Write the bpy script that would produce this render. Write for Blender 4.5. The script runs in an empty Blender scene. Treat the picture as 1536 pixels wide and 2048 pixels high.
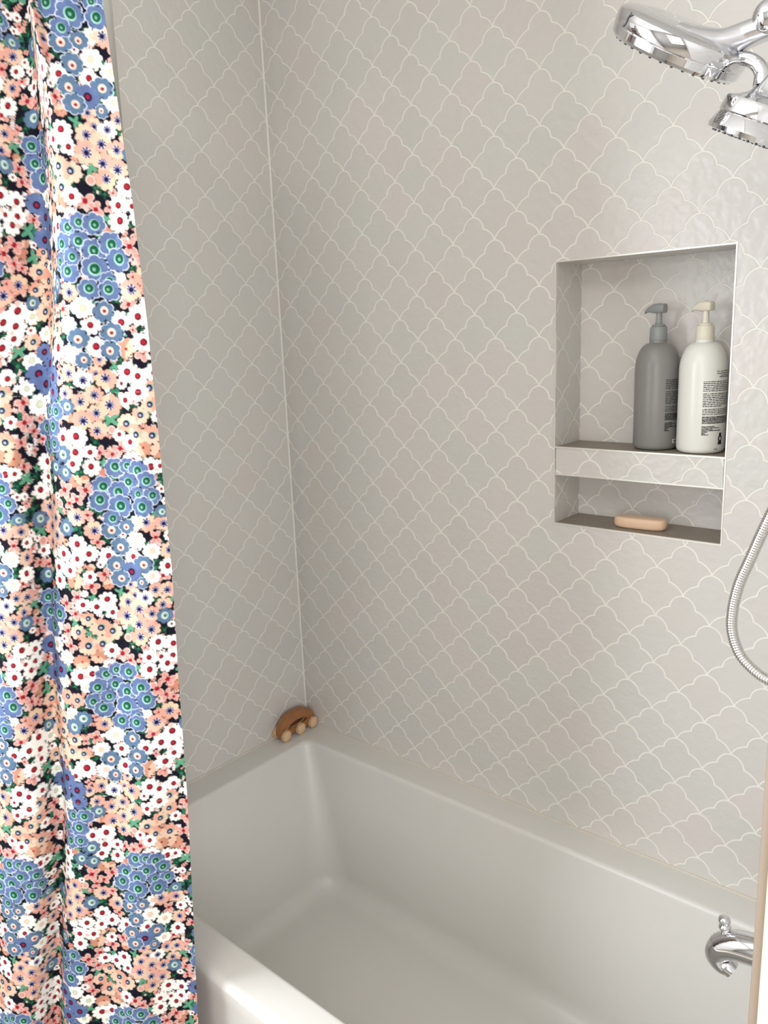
import bpy, bmesh, math, random
import numpy as np
from mathutils import Vector, Matrix, Euler

# parameters
WINP = 66.0
FILLR = 34.0
FILLF = 27.0
FILLC = 11.0
GW = 0.0010
TILEC = (209, 205, 199)
LINX = 0.424
HOSER = 0.0080

random.seed(7)
rng = np.random.default_rng(7)
S = bpy.context.scene
COL = S.collection

# ------------------------------------------------------------ camera, light, exposure
cam_d = bpy.data.cameras.new('camera')
cam = bpy.data.objects.new('camera', cam_d)
COL.objects.link(cam)
cam_d.sensor_fit = 'HORIZONTAL'
cam_d.sensor_width = 36.0
cam_d.lens = 1573.82 / 1536 * 36.0
cam_d.clip_start = 0.02
Rm = Matrix(((0.7602214239, -0.1101924079, 0.6402507476), (0.6484168172, 0.1897346927, -0.7372627602), (-0.0402370201, 0.9756322973, 0.215690889)))
cam.matrix_world = Matrix.Translation((1.64925, -1.5, 1.631)) @ Rm.to_4x4()
S.camera = cam
S.view_settings.view_transform = 'Standard'
S.view_settings.look = 'None'
S.view_settings.gamma = 1.0
S.view_settings.use_curve_mapping = False
S.view_settings.exposure = -0.05

world = bpy.data.worlds.new('world')
S.world = world
world.use_nodes = True
world.node_tree.nodes['Background'].inputs[0].default_value = (0.80, 0.87, 1.0, 1)
world.node_tree.nodes['Background'].inputs[1].default_value = 1.0


def area_light(name, loc, rot, sx, sy, power, color):
    d = bpy.data.lights.new(name, 'AREA')
    d.shape = 'RECTANGLE'
    d.size = sx
    d.size_y = sy
    d.energy = power
    d.color = color
    o = bpy.data.objects.new(name, d)
    COL.objects.link(o)
    o.location = loc
    o.rotation_euler = rot
    return o


# daylight through the left-wall window, plus added fill lights at right, front and ceiling
area_light('window_and_fill_light', (0.03, -2.05, 1.66), (0, math.radians(-90), 0), 1.18, 1.30, WINP, (0.90, 0.95, 1.0))
area_light('window_and_fill_light', (2.86, -1.95, 1.55), (0, math.radians(90), 0), 1.3, 1.3, FILLR, (0.93, 0.96, 1.0))  # added fill from the right, brightens the left wall and tub end
area_light('window_and_fill_light', (2.15, -3.27, 1.60), (math.radians(90), 0, 0), 1.3, 1.3, FILLF, (0.98, 0.97, 0.98))  # added frontal fill for the back wall and niche
area_light('ceiling_fill_light', (1.30, -2.00, 2.59), (0, 0, 0), 0.9, 0.9, FILLC, (1.0, 0.975, 0.94))  # added soft fill under the ceiling, no lamp modelled


# ------------------------------------------------------------ helpers
def lin(c):
    c = np.asarray(c, float) / 255.0
    return np.where(c <= 0.04045, c / 12.92, ((c + 0.055) / 1.055) ** 2.4)


def L3(r, g, b):
    v = lin((r, g, b))
    return (float(v[0]), float(v[1]), float(v[2]), 1.0)


def mat(name, col, rough=0.5, metal=0.0, spec=0.5, bump=0.0, bscale=30.0, var=0.0, vscale=5.0, attr=None, coat=0.0, transl=0.0, bdetail=2.0, sub=0.0):
    m = bpy.data.materials.new(name)
    m.use_nodes = True
    nt = m.node_tree
    b = nt.nodes['Principled BSDF']
    b.inputs['Base Color'].default_value = col
    b.inputs['Roughness'].default_value = rough
    b.inputs['Metallic'].default_value = metal
    b.inputs['Specular IOR Level'].default_value = spec
    b.inputs['Coat Weight'].default_value = coat
    b.inputs['Coat Roughness'].default_value = 0.08
    if sub:
        b.inputs['Subsurface Weight'].default_value = sub
        b.inputs['Subsurface Radius'].default_value = (0.01, 0.008, 0.006)
    tc = nt.nodes.new('ShaderNodeTexCoord')
    src = None
    if attr:
        a = nt.nodes.new('ShaderNodeAttribute')
        a.attribute_name = attr
        src = a.outputs['Color']
    if var > 0:
        n = nt.nodes.new('ShaderNodeTexNoise')
        n.inputs['Scale'].default_value = vscale
        n.inputs['Detail'].default_value = 4
        nt.links.new(tc.outputs['Object'], n.inputs['Vector'])
        mr = nt.nodes.new('ShaderNodeMapRange')
        mr.inputs['To Min'].default_value = 1 - var
        mr.inputs['To Max'].default_value = 1 + var
        nt.links.new(n.outputs['Fac'], mr.inputs['Value'])
        vm = nt.nodes.new('ShaderNodeVectorMath')
        vm.operation = 'SCALE'
        if src:
            nt.links.new(src, vm.inputs[0])
        else:
            vm.inputs[0].default_value = col[:3]
        nt.links.new(mr.outputs[0], vm.inputs['Scale'])
        src = vm.outputs[0]
    if src:
        nt.links.new(src, b.inputs['Base Color'])
    if bump > 0:
        n = nt.nodes.new('ShaderNodeTexNoise')
        n.inputs['Scale'].default_value = bscale
        n.inputs['Detail'].default_value = bdetail
        nt.links.new(tc.outputs['Object'], n.inputs['Vector'])
        bp = nt.nodes.new('ShaderNodeBump')
        bp.inputs['Strength'].default_value = 1.0
        bp.inputs['Distance'].default_value = bump
        nt.links.new(n.outputs['Fac'], bp.inputs['Height'])
        nt.links.new(bp.outputs[0], b.inputs['Normal'])
    if transl:
        t = nt.nodes.new('ShaderNodeBsdfTranslucent')
        if src:
            nt.links.new(src, t.inputs[0])
        else:
            t.inputs[0].default_value = col
        mx = nt.nodes.new('ShaderNodeMixShader')
        mx.inputs[0].default_value = transl
        nt.links.new(b.outputs[0], mx.inputs[1])
        nt.links.new(t.outputs[0], mx.inputs[2])
        nt.links.new(mx.outputs[0], nt.nodes['Material Output'].inputs[0])
    return m


M = {}
M['tile'] = mat('glazed_tile', L3(206, 203, 196), rough=0.30, bump=0.0016, bscale=55, bdetail=1.0, attr='tint', spec=0.45)
M['grout'] = mat('pale_grout', L3(232, 229, 220), rough=0.8, var=0.03, vscale=40)
M['caulk'] = mat('caulk', L3(214, 207, 194), rough=0.5, var=0.08, vscale=25)
M['acrylic'] = mat('white_acrylic', L3(216, 213, 207), rough=0.34, var=0.012, vscale=2.0, spec=0.5)
M['stone'] = mat('taupe_stone', L3(140, 129, 117), rough=0.5, bump=0.0006, bscale=120, var=0.15, vscale=30)
M['edge'] = mat('satin_edge_metal', L3(236, 233, 224), rough=0.35, metal=0.35)
M['chrome'] = mat('polished_chrome', (0.74, 0.745, 0.76, 1), rough=0.035, metal=1.0)
M['steel'] = mat('hose_steel', (0.72, 0.70, 0.67, 1), rough=0.16, metal=1.0)
M['satin'] = mat('satin_chrome', (0.76, 0.76, 0.79, 1), rough=0.22, metal=1.0)
M['rubber'] = mat('nozzle_rubber', L3(70, 70, 72), rough=0.5)
M['wood'] = mat('oiled_wood', L3(160, 106, 64), rough=0.45, var=0.25, vscale=60)
M['woodpale'] = mat('pale_wood', L3(222, 186, 146), rough=0.5, var=0.1, vscale=90)
M['string'] = mat('cord', L3(150, 118, 80), rough=0.9)
M['soap'] = mat('tan_soap', L3(226, 192, 162), rough=0.42, var=0.03, vscale=20, sub=0.15)
M['grey_plastic'] = mat('grey_satin_plastic', L3(132, 131, 126), rough=0.34, spec=0.5)
M['grey_cap'] = mat('grey_pump_plastic', L3(142, 144, 143), rough=0.38)
M['white_plastic'] = mat('white_satin_plastic', L3(228, 226, 218), rough=0.30)
M['cream_cap'] = mat('cream_pump_plastic', L3(224, 217, 198), rough=0.4)
M['ink'] = mat('black_print', L3(26, 26, 26), rough=0.5)
M['paleink'] = mat('white_print', L3(225, 225, 215), rough=0.5)
M['cloth'] = mat('printed_cotton', (1, 1, 1, 1), rough=0.85, attr='print', bump=0.0002, bscale=900, spec=0.2, transl=0.14)
M['liner'] = mat('pale_liner_vinyl', L3(214, 214, 206), rough=0.35, transl=0.3)
M['paint'] = mat('warm_white_paint', L3(230, 228, 223), rough=0.6, var=0.02, vscale=3)
M['cream'] = mat('cream_gloss_paint', L3(224, 211, 188), rough=0.35)
M['beige'] = mat('beige_edge', L3(146, 131, 116), rough=0.5, var=0.03, vscale=6)
M['dusky'] = mat('greige_paint', L3(150, 147, 142), rough=0.6, var=0.03, vscale=3)
M['floor'] = mat('floor_tile', L3(150, 140, 128), rough=0.4, var=0.1, vscale=8)


def mesh_obj(name, verts, faces, m, parent=None, smooth=False, mats=None, midx=None):
    me = bpy.data.meshes.new(name)
    me.from_pydata([tuple(v) for v in verts], [], faces)
    for mm in (mats or [m]):
        me.materials.append(mm)
    if midx is not None:
        me.polygons.foreach_set('material_index', midx)
    if smooth:
        me.polygons.foreach_set('use_smooth', [True] * len(me.polygons))
    me.update()
    o = bpy.data.objects.new(name, me)
    COL.objects.link(o)
    if parent:
        o.parent = parent
    return o


def bm_obj(name, bm, m, parent=None, smooth=True, angle=40, mats=None):
    bmesh.ops.recalc_face_normals(bm, faces=bm.faces)
    me = bpy.data.meshes.new(name)
    bm.to_mesh(me)
    bm.free()
    for mm in (mats or [m]):
        me.materials.append(mm)
    if smooth:
        me.polygons.foreach_set('use_smooth', [True] * len(me.polygons))
        me.set_sharp_from_angle(angle=math.radians(angle))
    o = bpy.data.objects.new(name, me)
    COL.objects.link(o)
    if parent:
        o.parent = parent
    return o


def thing(name, loc, label, cat, group=None):
    o = bpy.data.objects.new(name, None)
    COL.objects.link(o)
    o.empty_display_size = 0.05
    o.location = loc
    tag(o, label, cat, group)
    return o


def tag(o, label, cat, group=None):
    o['label'] = label
    o['category'] = cat
    if group:
        o['group'] = group
    return o


def struct(o):
    o['kind'] = 'structure'
    return o


def box(bm, x0, x1, y0, y1, z0, z1):
    vs = [bm.verts.new((x, y, z)) for x in (x0, x1) for y in (y0, y1) for z in (z0, z1)]
    for f in ((0, 1, 3, 2), (4, 6, 7, 5), (0, 4, 5, 1), (2, 3, 7, 6), (0, 2, 6, 4), (1, 5, 7, 3)):
        bm.faces.new([vs[i] for i in f])


def bevel_all(bm, w, seg=2):
    bmesh.ops.recalc_face_normals(bm, faces=bm.faces)
    bmesh.ops.bevel(bm, geom=list(bm.edges), offset=w, segments=seg, affect='EDGES', profile=0.5, clamp_overlap=True)


def frame_from(d):
    d = Vector(d).normalized()
    up = Vector((0, 0, 1)) if abs(d.z) < 0.9 else Vector((0, 1, 0))
    a = d.cross(up).normalized()
    return a, a.cross(d).normalized()


def lathe(bm, prof, origin, axis, n=48, phase=0.0):
    """prof: list of (radius, distance along axis)"""
    o = Vector(origin)
    d = Vector(axis).normalized()
    a, b = frame_from(d)
    rings = []
    for r, t in prof:
        if r < 1e-6:
            rings.append([bm.verts.new(o + d * t)])
        else:
            rings.append([bm.verts.new(o + d * t + (a * math.cos(phase + 2 * math.pi * k / n) + b * math.sin(phase + 2 * math.pi * k / n)) * r) for k in range(n)])
    for i in range(len(rings) - 1):
        A, B = rings[i], rings[i + 1]
        for k in range(n):
            q = (k + 1) % n
            if len(A) == 1 and len(B) == 1:
                continue
            if len(A) == 1:
                bm.faces.new((A[0], B[k], B[q]))
            elif len(B) == 1:
                bm.faces.new((A[k], A[q], B[0]))
            else:
                bm.faces.new((A[k], A[q], B[q], B[k]))
    return rings


def catmull(pts, n=12):
    P = [Vector(p) for p in pts]
    P = [P[0] * 2 - P[1]] + P + [P[-1] * 2 - P[-2]]
    out = []
    for i in range(1, len(P) - 2):
        for k in range(n):
            t = k / n
            a, b, c, d = P[i - 1], P[i], P[i + 1], P[i + 2]
            out.append(0.5 * ((2 * b) + (c - a) * t + (2 * a - 5 * b + 4 * c - d) * t * t + (3 * b - a - 3 * c + d) * t ** 3))
    out.append(P[-2].copy())
    return out


def tube(bm, pts, rad, n=20, cap=True, flat=None):
    """sweep; rad float or list; flat=(wa, wb) scales of the section axes, per point list allowed"""
    m = len(pts)
    rad = [rad] * m if isinstance(rad, (int, float)) else rad
    t0 = (pts[1] - pts[0]).normalized()
    a, b = frame_from(t0)
    rings = []
    for i, p in enumerate(pts):
        t = (pts[min(i + 1, m - 1)] - pts[max(i - 1, 0)]).normalized()
        a = (a - t * a.dot(t)).normalized()
        b = t.cross(a).normalized()
        fa, fb = flat[i] if flat else (1, 1)
        rings.append([bm.verts.new(p + (a * math.cos(2 * math.pi * k / n) * fa + b * math.sin(2 * math.pi * k / n) * fb) * rad[i]) for k in range(n)])
    for i in range(m - 1):
        for k in range(n):
            q = (k + 1) % n
            bm.faces.new((rings[i][k], rings[i][q], rings[i + 1][q], rings[i + 1][k]))
    if cap:
        bm.faces.new(rings[0][::-1])
        bm.faces.new(rings[-1])
    return rings


def interp(vals, m):
    xs = np.linspace(0, 1, len(vals))
    return [float(v) for v in np.interp(np.linspace(0, 1, m), xs, vals)]


# ------------------------------------------------------------ room shell
HX, HZ = 0.05375, 0.05125
H_ROOM = 2.62
XR = 1.4935          # tub-side face of the end partition
YF = -0.84          # front end of the partition


def half_curve(n=9):
    pts = []
    nx, nz = 0.474 * HX, 0.505 * HZ
    for (ax, az, bx, bz) in ((0, 0, nx, nz), (nx, nz, HX, HZ)):
        for k in range(n):
            t = k / n * math.pi / 2
            qx, qz = math.sin(t), 1 - math.cos(t)
            f = k / n
            w = 0.90 if ax == 0 else 0.62
            sx = w * qx + (1 - w) * f
            sz = w * qz + (1 - w) * f
            pts.append((ax + (bx - ax) * sx, -(az + (bz - az) * sz)))
    return pts            # excludes the end cusp


HC = half_curve()


def tile_outline():
    right = HC + [(HX, -HZ)]
    low = [(HX - x, -HZ + z) for x, z in HC[1:]] + [(0, -2 * HZ)]
    lowl = [(-HX + x, -HZ + z) for x, z in HC][::-1]
    left = [(-x, z) for x, z in HC[1:]][::-1]
    pts = right + low + lowl + left
    return pts[::-1]       # counter clockwise


def seg_dist(p, a, b):
    ab = b - a
    t = max(0.0, min(1.0, (p - a).dot(ab) / ab.dot(ab)))
    return (p - (a + ab * t)).length


def inset(pts, d):
    n = len(pts)
    P_ = [Vector(p) for p in pts]
    out = []
    for i in range(n):
        p0, p1, p2 = P_[i - 1], P_[i], P_[(i + 1) % n]
        e1 = (p1 - p0).normalized()
        e2 = (p2 - p1).normalized()
        n1 = Vector((-e1.y, e1.x))
        n2 = Vector((-e2.y, e2.x))
        m = (n1 + n2).normalized()
        out.append(p1 + m * d / max(0.30, m.dot(n1)))
    ok = [min(seg_dist(q, P_[k], P_[(k + 1) % n]) for k in range(n)) > d * 0.96 for q in out]
    # points that fell into a neighbouring edge's margin collapse onto the tip between their valid neighbours
    res = list(out)
    for i in range(n):
        if not ok[i]:
            a = i
            while not ok[a % n]:
                a -= 1
            b = i
            while not ok[b % n]:
                b += 1
            res[i] = (out[a % n] + out[b % n]) / 2
    return [tuple(q) for q in res]


OUT = tile_outline()
R_LOW = inset(OUT, GW)
R_TOP = inset(OUT, GW + 0.0010)


def tiled(name, to3, u0, u1, v0, v1, cu, cv, holes=(), parent=None, depth=0.0008, extra=None):
    """tiles of the scallop lattice over [u0,u1]x[v0,v1] as one mesh with its grout bed.
    to3(u, v, d) -> 3-D point, d = distance behind the tile face. A cusp lies at (cu, cv)."""
    bm = bmesh.new()
    tint = bm.loops.layers.float_color.new('tint')
    i0 = int(math.floor((u0 - cu) / HX)) - 2
    i1 = int(math.ceil((u1 - cu) / HX)) + 2
    j0 = int(math.floor((v0 - cv) / HZ)) - 1
    j1 = int(math.ceil((v1 - cv) / HZ)) + 3
    for i in range(i0, i1 + 1):
        for j in range(j0, j1 + 1):
            if (i + j) % 2:
                continue
            ox, oz = cu + i * HX, cv + j * HZ
            if ox + HX < u0 or ox - HX > u1 or oz < v0 or oz - 2 * HZ > v1:
                continue
            if any(ox - HX > h[0] and ox + HX < h[1] and oz - 2 * HZ > h[2] and oz < h[3] for h in holes):
                continue
            k = rng.normal(0, 0.010)
            w = rng.normal(0, 0.010)
            base = np.array(L3(*TILEC)[:3]) * (1 + k) * np.array((1 + w, 1 - 0.35 * w, 1 - 0.1 * w))
            c4 = (*[float(q) for q in base], 1.0)
            tilt_a, tilt_b = np.clip(rng.normal(0, 0.0025, 2), -0.004, 0.004)
            A = [bm.verts.new((ox + x, oz + z, depth)) for x, z in R_LOW]
            B = [bm.verts.new((ox + x, oz + z, tilt_a * x + tilt_b * (z + HZ))) for x, z in R_TOP]
            n = len(A)
            fs = [bm.faces.new((A[q], A[(q + 1) % n], B[(q + 1) % n], B[q])) for q in range(n)]
            mid = bm.verts.new((ox, oz - HZ, 0.0))
            fs += [bm.faces.new((B[q], B[(q + 1) % n], mid)) for q in range(n)]
            for f in fs:
                for l in f.loops:
                    l[tint] = c4

    def cut(co, no, clear=True):
        g = list(bm.verts) + list(bm.edges) + list(bm.faces)
        bmesh.ops.bisect_plane(bm, geom=g, plane_co=co, plane_no=no, clear_outer=clear, dist=1e-6)
    cut((u1, 0, 0), (1, 0, 0))
    cut((u0, 0, 0), (-1, 0, 0))
    cut((0, v1, 0), (0, 1, 0))
    cut((0, v0, 0), (0, -1, 0))
    for h in holes:
        for co, no in (((h[0], 0, 0), (1, 0, 0)), ((h[1], 0, 0), (1, 0, 0)), ((0, h[2], 0), (0, 1, 0)), ((0, h[3], 0), (0, 1, 0))):
            cut(co, no, False)
        kill = []
        for f in bm.faces:
            c = f.calc_center_median()
            if h[0] < c.x < h[1] and h[2] < c.y < h[3]:
                kill.append(f)
        bmesh.ops.delete(bm, geom=kill, context='FACES')
    # grout bed
    us = sorted({u0, u1, *[q for h in holes for q in h[:2]]})
    vs = sorted({v0, v1, *[q for h in holes for q in h[2:]]})
    us = [q for q in us if u0 <= q <= u1]
    vs = [q for q in vs if v0 <= q <= v1]
    for a, b in zip(us, us[1:]):
        for c, d in zip(vs, vs[1:]):
            mu, mv = (a + b) / 2, (c + d) / 2
            if any(h[0] < mu < h[1] and h[2] < mv < h[3] for h in holes):
                continue
            f = bm.faces.new([bm.verts.new(p) for p in ((a, c, depth * 0.6), (b, c, depth * 0.6), (b, d, depth * 0.6), (a, d, depth * 0.6))])
            f.material_index = 1
    for v in bm.verts:
        v.co = to3(v.co.x, v.co.y, v.co.z)
    if extra:
        extra(bm)
    me = bpy.data.meshes.new(name)
    bm.to_mesh(me)
    bm.free()
    me.materials.append(M['tile'])
    me.materials.append(M['grout'])
    me.materials.append(M['paint'])
    o = bpy.data.objects.new(name, me)
    COL.objects.link(o)
    if parent:
        o.parent = parent
    return o


def slab(x0, x1, y0, y1, z0, z1):
    def f(bm):
        n = len(bm.faces)
        box(bm, x0, x1, y0, y1, z0, z1)
        bm.faces.ensure_lookup_table()
        for q in bm.faces[n:]:
            q.material_index = 2
    return f


# niche opening
NX0, NX1, NZ0, NZ1, ND = 0.8372, 1.1862, 1.224, 1.7664, 0.112
SH, DV = 1.3905, 1.3305
TUBZ = 0.50


def back_extra(bm):
    for b in ((-0.1, NX0 - 0.012, 0.004, 0.13, 0, H_ROOM), (NX1 + 0.012, 3.0, 0.004, 0.13, 0, H_ROOM), (NX0 - 0.012, NX1 + 0.012, 0.004, 0.13, 0, NZ0 - 0.012), (NX0 - 0.012, NX1 + 0.012, 0.004, 0.13, NZ1 + 0.012, H_ROOM)):
        slab(*b)(bm)


wall_back = struct(tiled('wall_back', lambda u, v, d: Vector((u, d, v)), 0.0, XR, TUBZ - 0.002, H_ROOM, 1.649 - 1.0127, 1.631 + 0.0411, holes=((NX0, NX1, NZ0, NZ1),), extra=back_extra))
wall_left = struct(tiled('wall_left', lambda u, v, d: Vector((-d, u, v)), -0.86, 0.0, TUBZ - 0.01, H_ROOM, 1.2823 - 1.5, 1.631 + 0.4572, extra=lambda bm: (slab(-0.13, -0.004, -1.35, 0.13, 0, H_ROOM)(bm), slab(-0.13, -0.004, -3.3, -2.75, 0, H_ROOM)(bm), slab(-0.13, -0.004, -2.75, -1.35, 0, 1.05)(bm), slab(-0.13, -0.004, -2.75, -1.35, 2.28, H_ROOM)(bm))))
wall_right = struct(tiled('wall_right', lambda u, v, d: Vector((XR + d, u, v)), YF + 0.02, 0.0, TUBZ - 0.01, H_ROOM, 1.2823 - 1.5, 1.631 + 0.4572, extra=slab(XR + 0.004, XR + 0.12, YF + 0.004, 0.0, 0, H_ROOM)))


def simple_box(name, x0, x1, y0, y1, z0, z1, m, parent=None, bev=0.0, seg=2):
    bm = bmesh.new()
    box(bm, x0, x1, y0, y1, z0, z1)
    if bev:
        bevel_all(bm, bev, seg)
    return bm_obj(name, bm, m, parent, smooth=bool(bev))


struct(simple_box('floor', -0.1, 3.0, -3.3, 0.13, -0.1, 0.0, M['floor']))
struct(simple_box('ceiling', -0.13, 3.0, -3.3, 0.13, H_ROOM, H_ROOM + 0.1, M['paint']))
struct(simple_box('wall_front', -0.13, 3.0, -3.4, -3.3, 0, H_ROOM, M['dusky']))
struct(simple_box('wall_far', 2.9, 3.0, -3.3, 0.0, 0, H_ROOM, M['dusky']))

# partition end: beige tile edge and the cream board beside it
struct(simple_box('trim_1', XR - 0.001, XR + 0.0090, YF - 0.004, YF + 0.02, 0.0, H_ROOM, M['beige'], bev=0.0035))
struct(simple_box('trim_2', XR + 0.0090, XR + 0.13, YF - 0.016, YF + 0.004, 0.0, H_ROOM, M['cream'], bev=0.004))

# window in the left wall, behind the curtain's side of the room
w = struct(simple_box('window_1', -0.08, -0.02, -2.75, -1.35, 1.05, 1.09, M['cream'], bev=0.003))
for nm, a in (('window_head', (-0.08, -0.02, -2.75, -1.35, 2.24, 2.28)), ('window_jamb', (-0.08, -0.02, -2.75, -2.71, 1.09, 2.24)), ('window_jamb', (-0.08, -0.02, -1.39, -1.35, 1.09, 2.24)), ('window_sash', (-0.07, -0.03, -2.71, -1.39, 1.64, 1.68))):
    simple_box(nm, *a, M['cream'], parent=w, bev=0.003)

w = struct(simple_box('added_window_2', 2.85, 2.90, -2.64, -1.26, 0.84, 0.88, M['cream'], bev=0.003))  # made-up window: frame on the solid wall around the right fill light
for nm, a in (('window_head', (2.85, 2.90, -2.64, -1.26, 2.22, 2.26)), ('window_jamb', (2.85, 2.90, -2.64, -2.60, 0.88, 2.22)), ('window_jamb', (2.85, 2.90, -1.30, -1.26, 0.88, 2.22)), ('window_sash', (2.84, 2.855, -2.60, -1.30, 1.53, 1.57))):
    simple_box(nm, *a, M['cream'], parent=w, bev=0.003)

w = struct(simple_box('added_window_3', 1.46, 2.84, -3.30, -3.25, 0.89, 0.93, M['cream'], bev=0.003))  # made-up window: frame added around the frontal fill light, out of view
for nm, a in (('window_head', (1.46, 2.84, -3.30, -3.25, 2.27, 2.31)), ('window_jamb', (1.46, 1.50, -3.30, -3.25, 0.93, 2.27)), ('window_jamb', (2.80, 2.84, -3.30, -3.25, 0.93, 2.27)), ('window_sash', (1.50, 2.80, -3.26, -3.24, 1.58, 1.62))):
    simple_box(nm, *a, M['cream'], parent=w, bev=0.003)

# ---- niche (belongs to the back wall)
tile_kw = dict(cu=1.649 - 1.0127 + HX * 1.1, cv=1.631 + 0.0411 + 0.034)
niche = tiled('niche_back_tiles', lambda u, v, d: Vector((u, ND + d, v)), NX0, NX1, NZ0, NZ1, tile_kw['cu'], tile_kw['cv'], parent=wall_back)
tiled('niche_side_tiles', lambda u, v, d: Vector((NX0 - d, u, v)), 0.0, ND, NZ0, NZ1, 0.03, tile_kw['cv'] - 0.01, parent=wall_back)
tiled('niche_side_tiles', lambda u, v, d: Vector((NX1 + d, u, v)), 0.0, ND, NZ0, NZ1, 0.05, tile_kw['cv'] - 0.01, parent=wall_back)
tiled('niche_top_tiles', lambda u, v, d: Vector((u, v, NZ1 + d)), NX0, NX1, 0.0, ND, tile_kw['cu'], 0.03, parent=wall_back)
# divider: tiled face, stone shelf on top of it and stone floor in the lower recess
tiled('niche_divider', lambda u, v, d: Vector((u, 0.0005 + d, v)), NX0 + 0.002, NX1 - 0.002, DV, SH - 0.001, tile_kw['cu'] + 0.007, DV + 0.036, parent=wall_back, extra=slab(NX0, NX1, 0.0035, ND, DV, SH - 0.006))
simple_box('niche_shelf', NX0, NX1, 0.001, ND, SH - 0.008, SH, M['stone'], parent=wall_back)
simple_box('niche_shelf', NX0, NX1, 0.001, ND, NZ0 - 0.008, NZ0, M['stone'], parent=wall_back)
bm = bmesh.new()
t = 0.0026
y0, y1 = -0.0012, 0.004
box(bm, NX0 - t, NX0, y0, y1, NZ0 - t, NZ1 + t)
box(bm, NX1, NX1 + t, y0, y1, NZ0 - t, NZ1 + t)
box(bm, NX0, NX1, y0, y1, NZ1, NZ1 + t)
box(bm, NX0, NX1, y0, y1, NZ0 - t, NZ0 + 0.0003)
box(bm, NX0, NX1, y0, y1, SH - t, SH + 0.0004)
box(bm, NX0, NX1, y0, y1, DV - 0.0006, DV + t * 0.8)
bm_obj('niche_edge_trim', bm, M['edge'], wall_back, smooth=False)

# old adhesive ring left on the left wall
bm = bmesh.new()
for a0, a1, rr in ((1.9, 4.6, 0.0125), (4.9, 6.6, 0.010), (0.6, 1.5, 0.009)):
    pts = [Vector((0.0004, -0.303 + rr * math.cos(a0 + (a1 - a0) * k / 14) * 0.9, 1.737 + rr * math.sin(a0 + (a1 - a0) * k / 14))) for k in range(15)]
    tube(bm, pts, [0.0009 * math.sin(math.pi * (k + 0.7) / 15.4) + 0.0002 for k in range(15)], 8)
bm_obj('adhesive_mark', bm, M['grout'], wall_left)

# caulk bead along the walls over the tub
bm = bmesh.new()
box(bm, 0.003, XR, -0.0035, 0.0, TUBZ - 0.004, TUBZ + 0.0035)
bm_obj('caulk_bead', bm, M['caulk'], wall_back, smooth=False)
bm = bmesh.new()
box(bm, 0.0, 0.0035, -0.80, 0.0, TUBZ - 0.004, TUBZ + 0.0035)
bm_obj('caulk_bead', bm, M['caulk'], wall_left, smooth=False)
bm = bmesh.new()
tube(bm, [Vector((0.0004, -0.0004, z)) for z in np.linspace(TUBZ, H_ROOM, 3)], 0.0028, 10, cap=False)
bm_obj('caulk_bead', bm, M['grout'], wall_left)

# ------------------------------------------------------------ bathtub
X0, X1, YB, YO = 0.002, XR - 0.002, -0.002, -0.800
IX0, IX1, IYB, IYF = 0.089, 1.425, -0.0845, -0.7185


def rrect(x0, x1, y0, y1, r, z, n=10):
    pts = []
    for cx, cy, a in ((x1 - r, y1 - r, 0), (x0 + r, y1 - r, 90), (x0 + r, y0 + r, 180), (x1 - r, y0 + r, 270)):
        for k in range(n + 1):
            t = math.radians(a + 90 * k / n)
            pts.append((cx + r * math.cos(t), cy + r * math.sin(t), z))
    return pts


rings = []
rb = 0.016
rings.append(rrect(X0, X1, YO + 0.012, YB, 0.004, 0.0))
rings.append(rrect(X0, X1, YO + 0.006, YB, 0.004, TUBZ - 0.05))
for k in range(7):
    t = math.pi / 2 * k / 6
    o = rb * (1 - math.sin(t))
    rings.append(rrect(X0 + 0.0, X1, YO + rb * (1 - math.cos(t)), YB, 0.004, TUBZ - rb + rb * math.sin(t)))
ri = 0.011
for k in range(7):
    t = math.pi / 2 * k / 6
    e = -ri + ri * math.sin(t)
    rings.append(rrect(IX0 + e, IX1 - e, IYF + e, IYB - e, 0.022 + 0.002 * k, TUBZ - ri * (1 - math.cos(t))))
# bowl walls, tapering down to the floor
FZ, FX0, FX1, FYB, FYF = 0.105, 0.200, 1.36, -0.130, -0.69
rf = 0.055
wall_n = 8
for k in range(1, wall_n + 1):
    f = k / wall_n
    z = TUBZ - ri + (FZ + rf - (TUBZ - ri)) * f
    q = (TUBZ - z) / (TUBZ - FZ)
    rings.append(rrect(IX0 + (FX0 - IX0) * q, IX1 + (FX1 - IX1) * q, IYF + (FYF - IYF) * q, IYB + (FYB - IYB) * q, 0.034 + 0.05 * q, z))
q1 = (TUBZ - (FZ + rf)) / (TUBZ - FZ)
bx0, bx1, by0, by1 = IX0 + (FX0 - IX0) * q1, IX1 + (FX1 - IX1) * q1, IYF + (FYF - IYF) * q1, IYB + (FYB - IYB) * q1
for k in range(1, 9):
    t = math.pi / 2 * k / 8
    i = rf * (1 - math.cos(t)) * 1.0
    rings.append(rrect(bx0 + i, bx1 - i, by0 + i, by1 - i, max(0.03, 0.034 + 0.05 * q1 - i * 0.2), FZ + rf * (1 - math.sin(t))))
last = rings[-1]
bm = bmesh.new()
V = [[bm.verts.new(p) for p in r] for r in rings]
n = len(V[0])
for i in range(len(V) - 1):
    for k in range(n):
        qq = (k + 1) % n
        bm.faces.new((V[i][k], V[i][qq], V[i + 1][qq], V[i + 1][k]))
bm.faces.new(V[-1])
bathtub = bm_obj('bathtub', bm, M['acrylic'], angle=35)
tag(bathtub, 'white alcove bathtub with square corners under the scalloped tile walls', 'bathtub')

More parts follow.
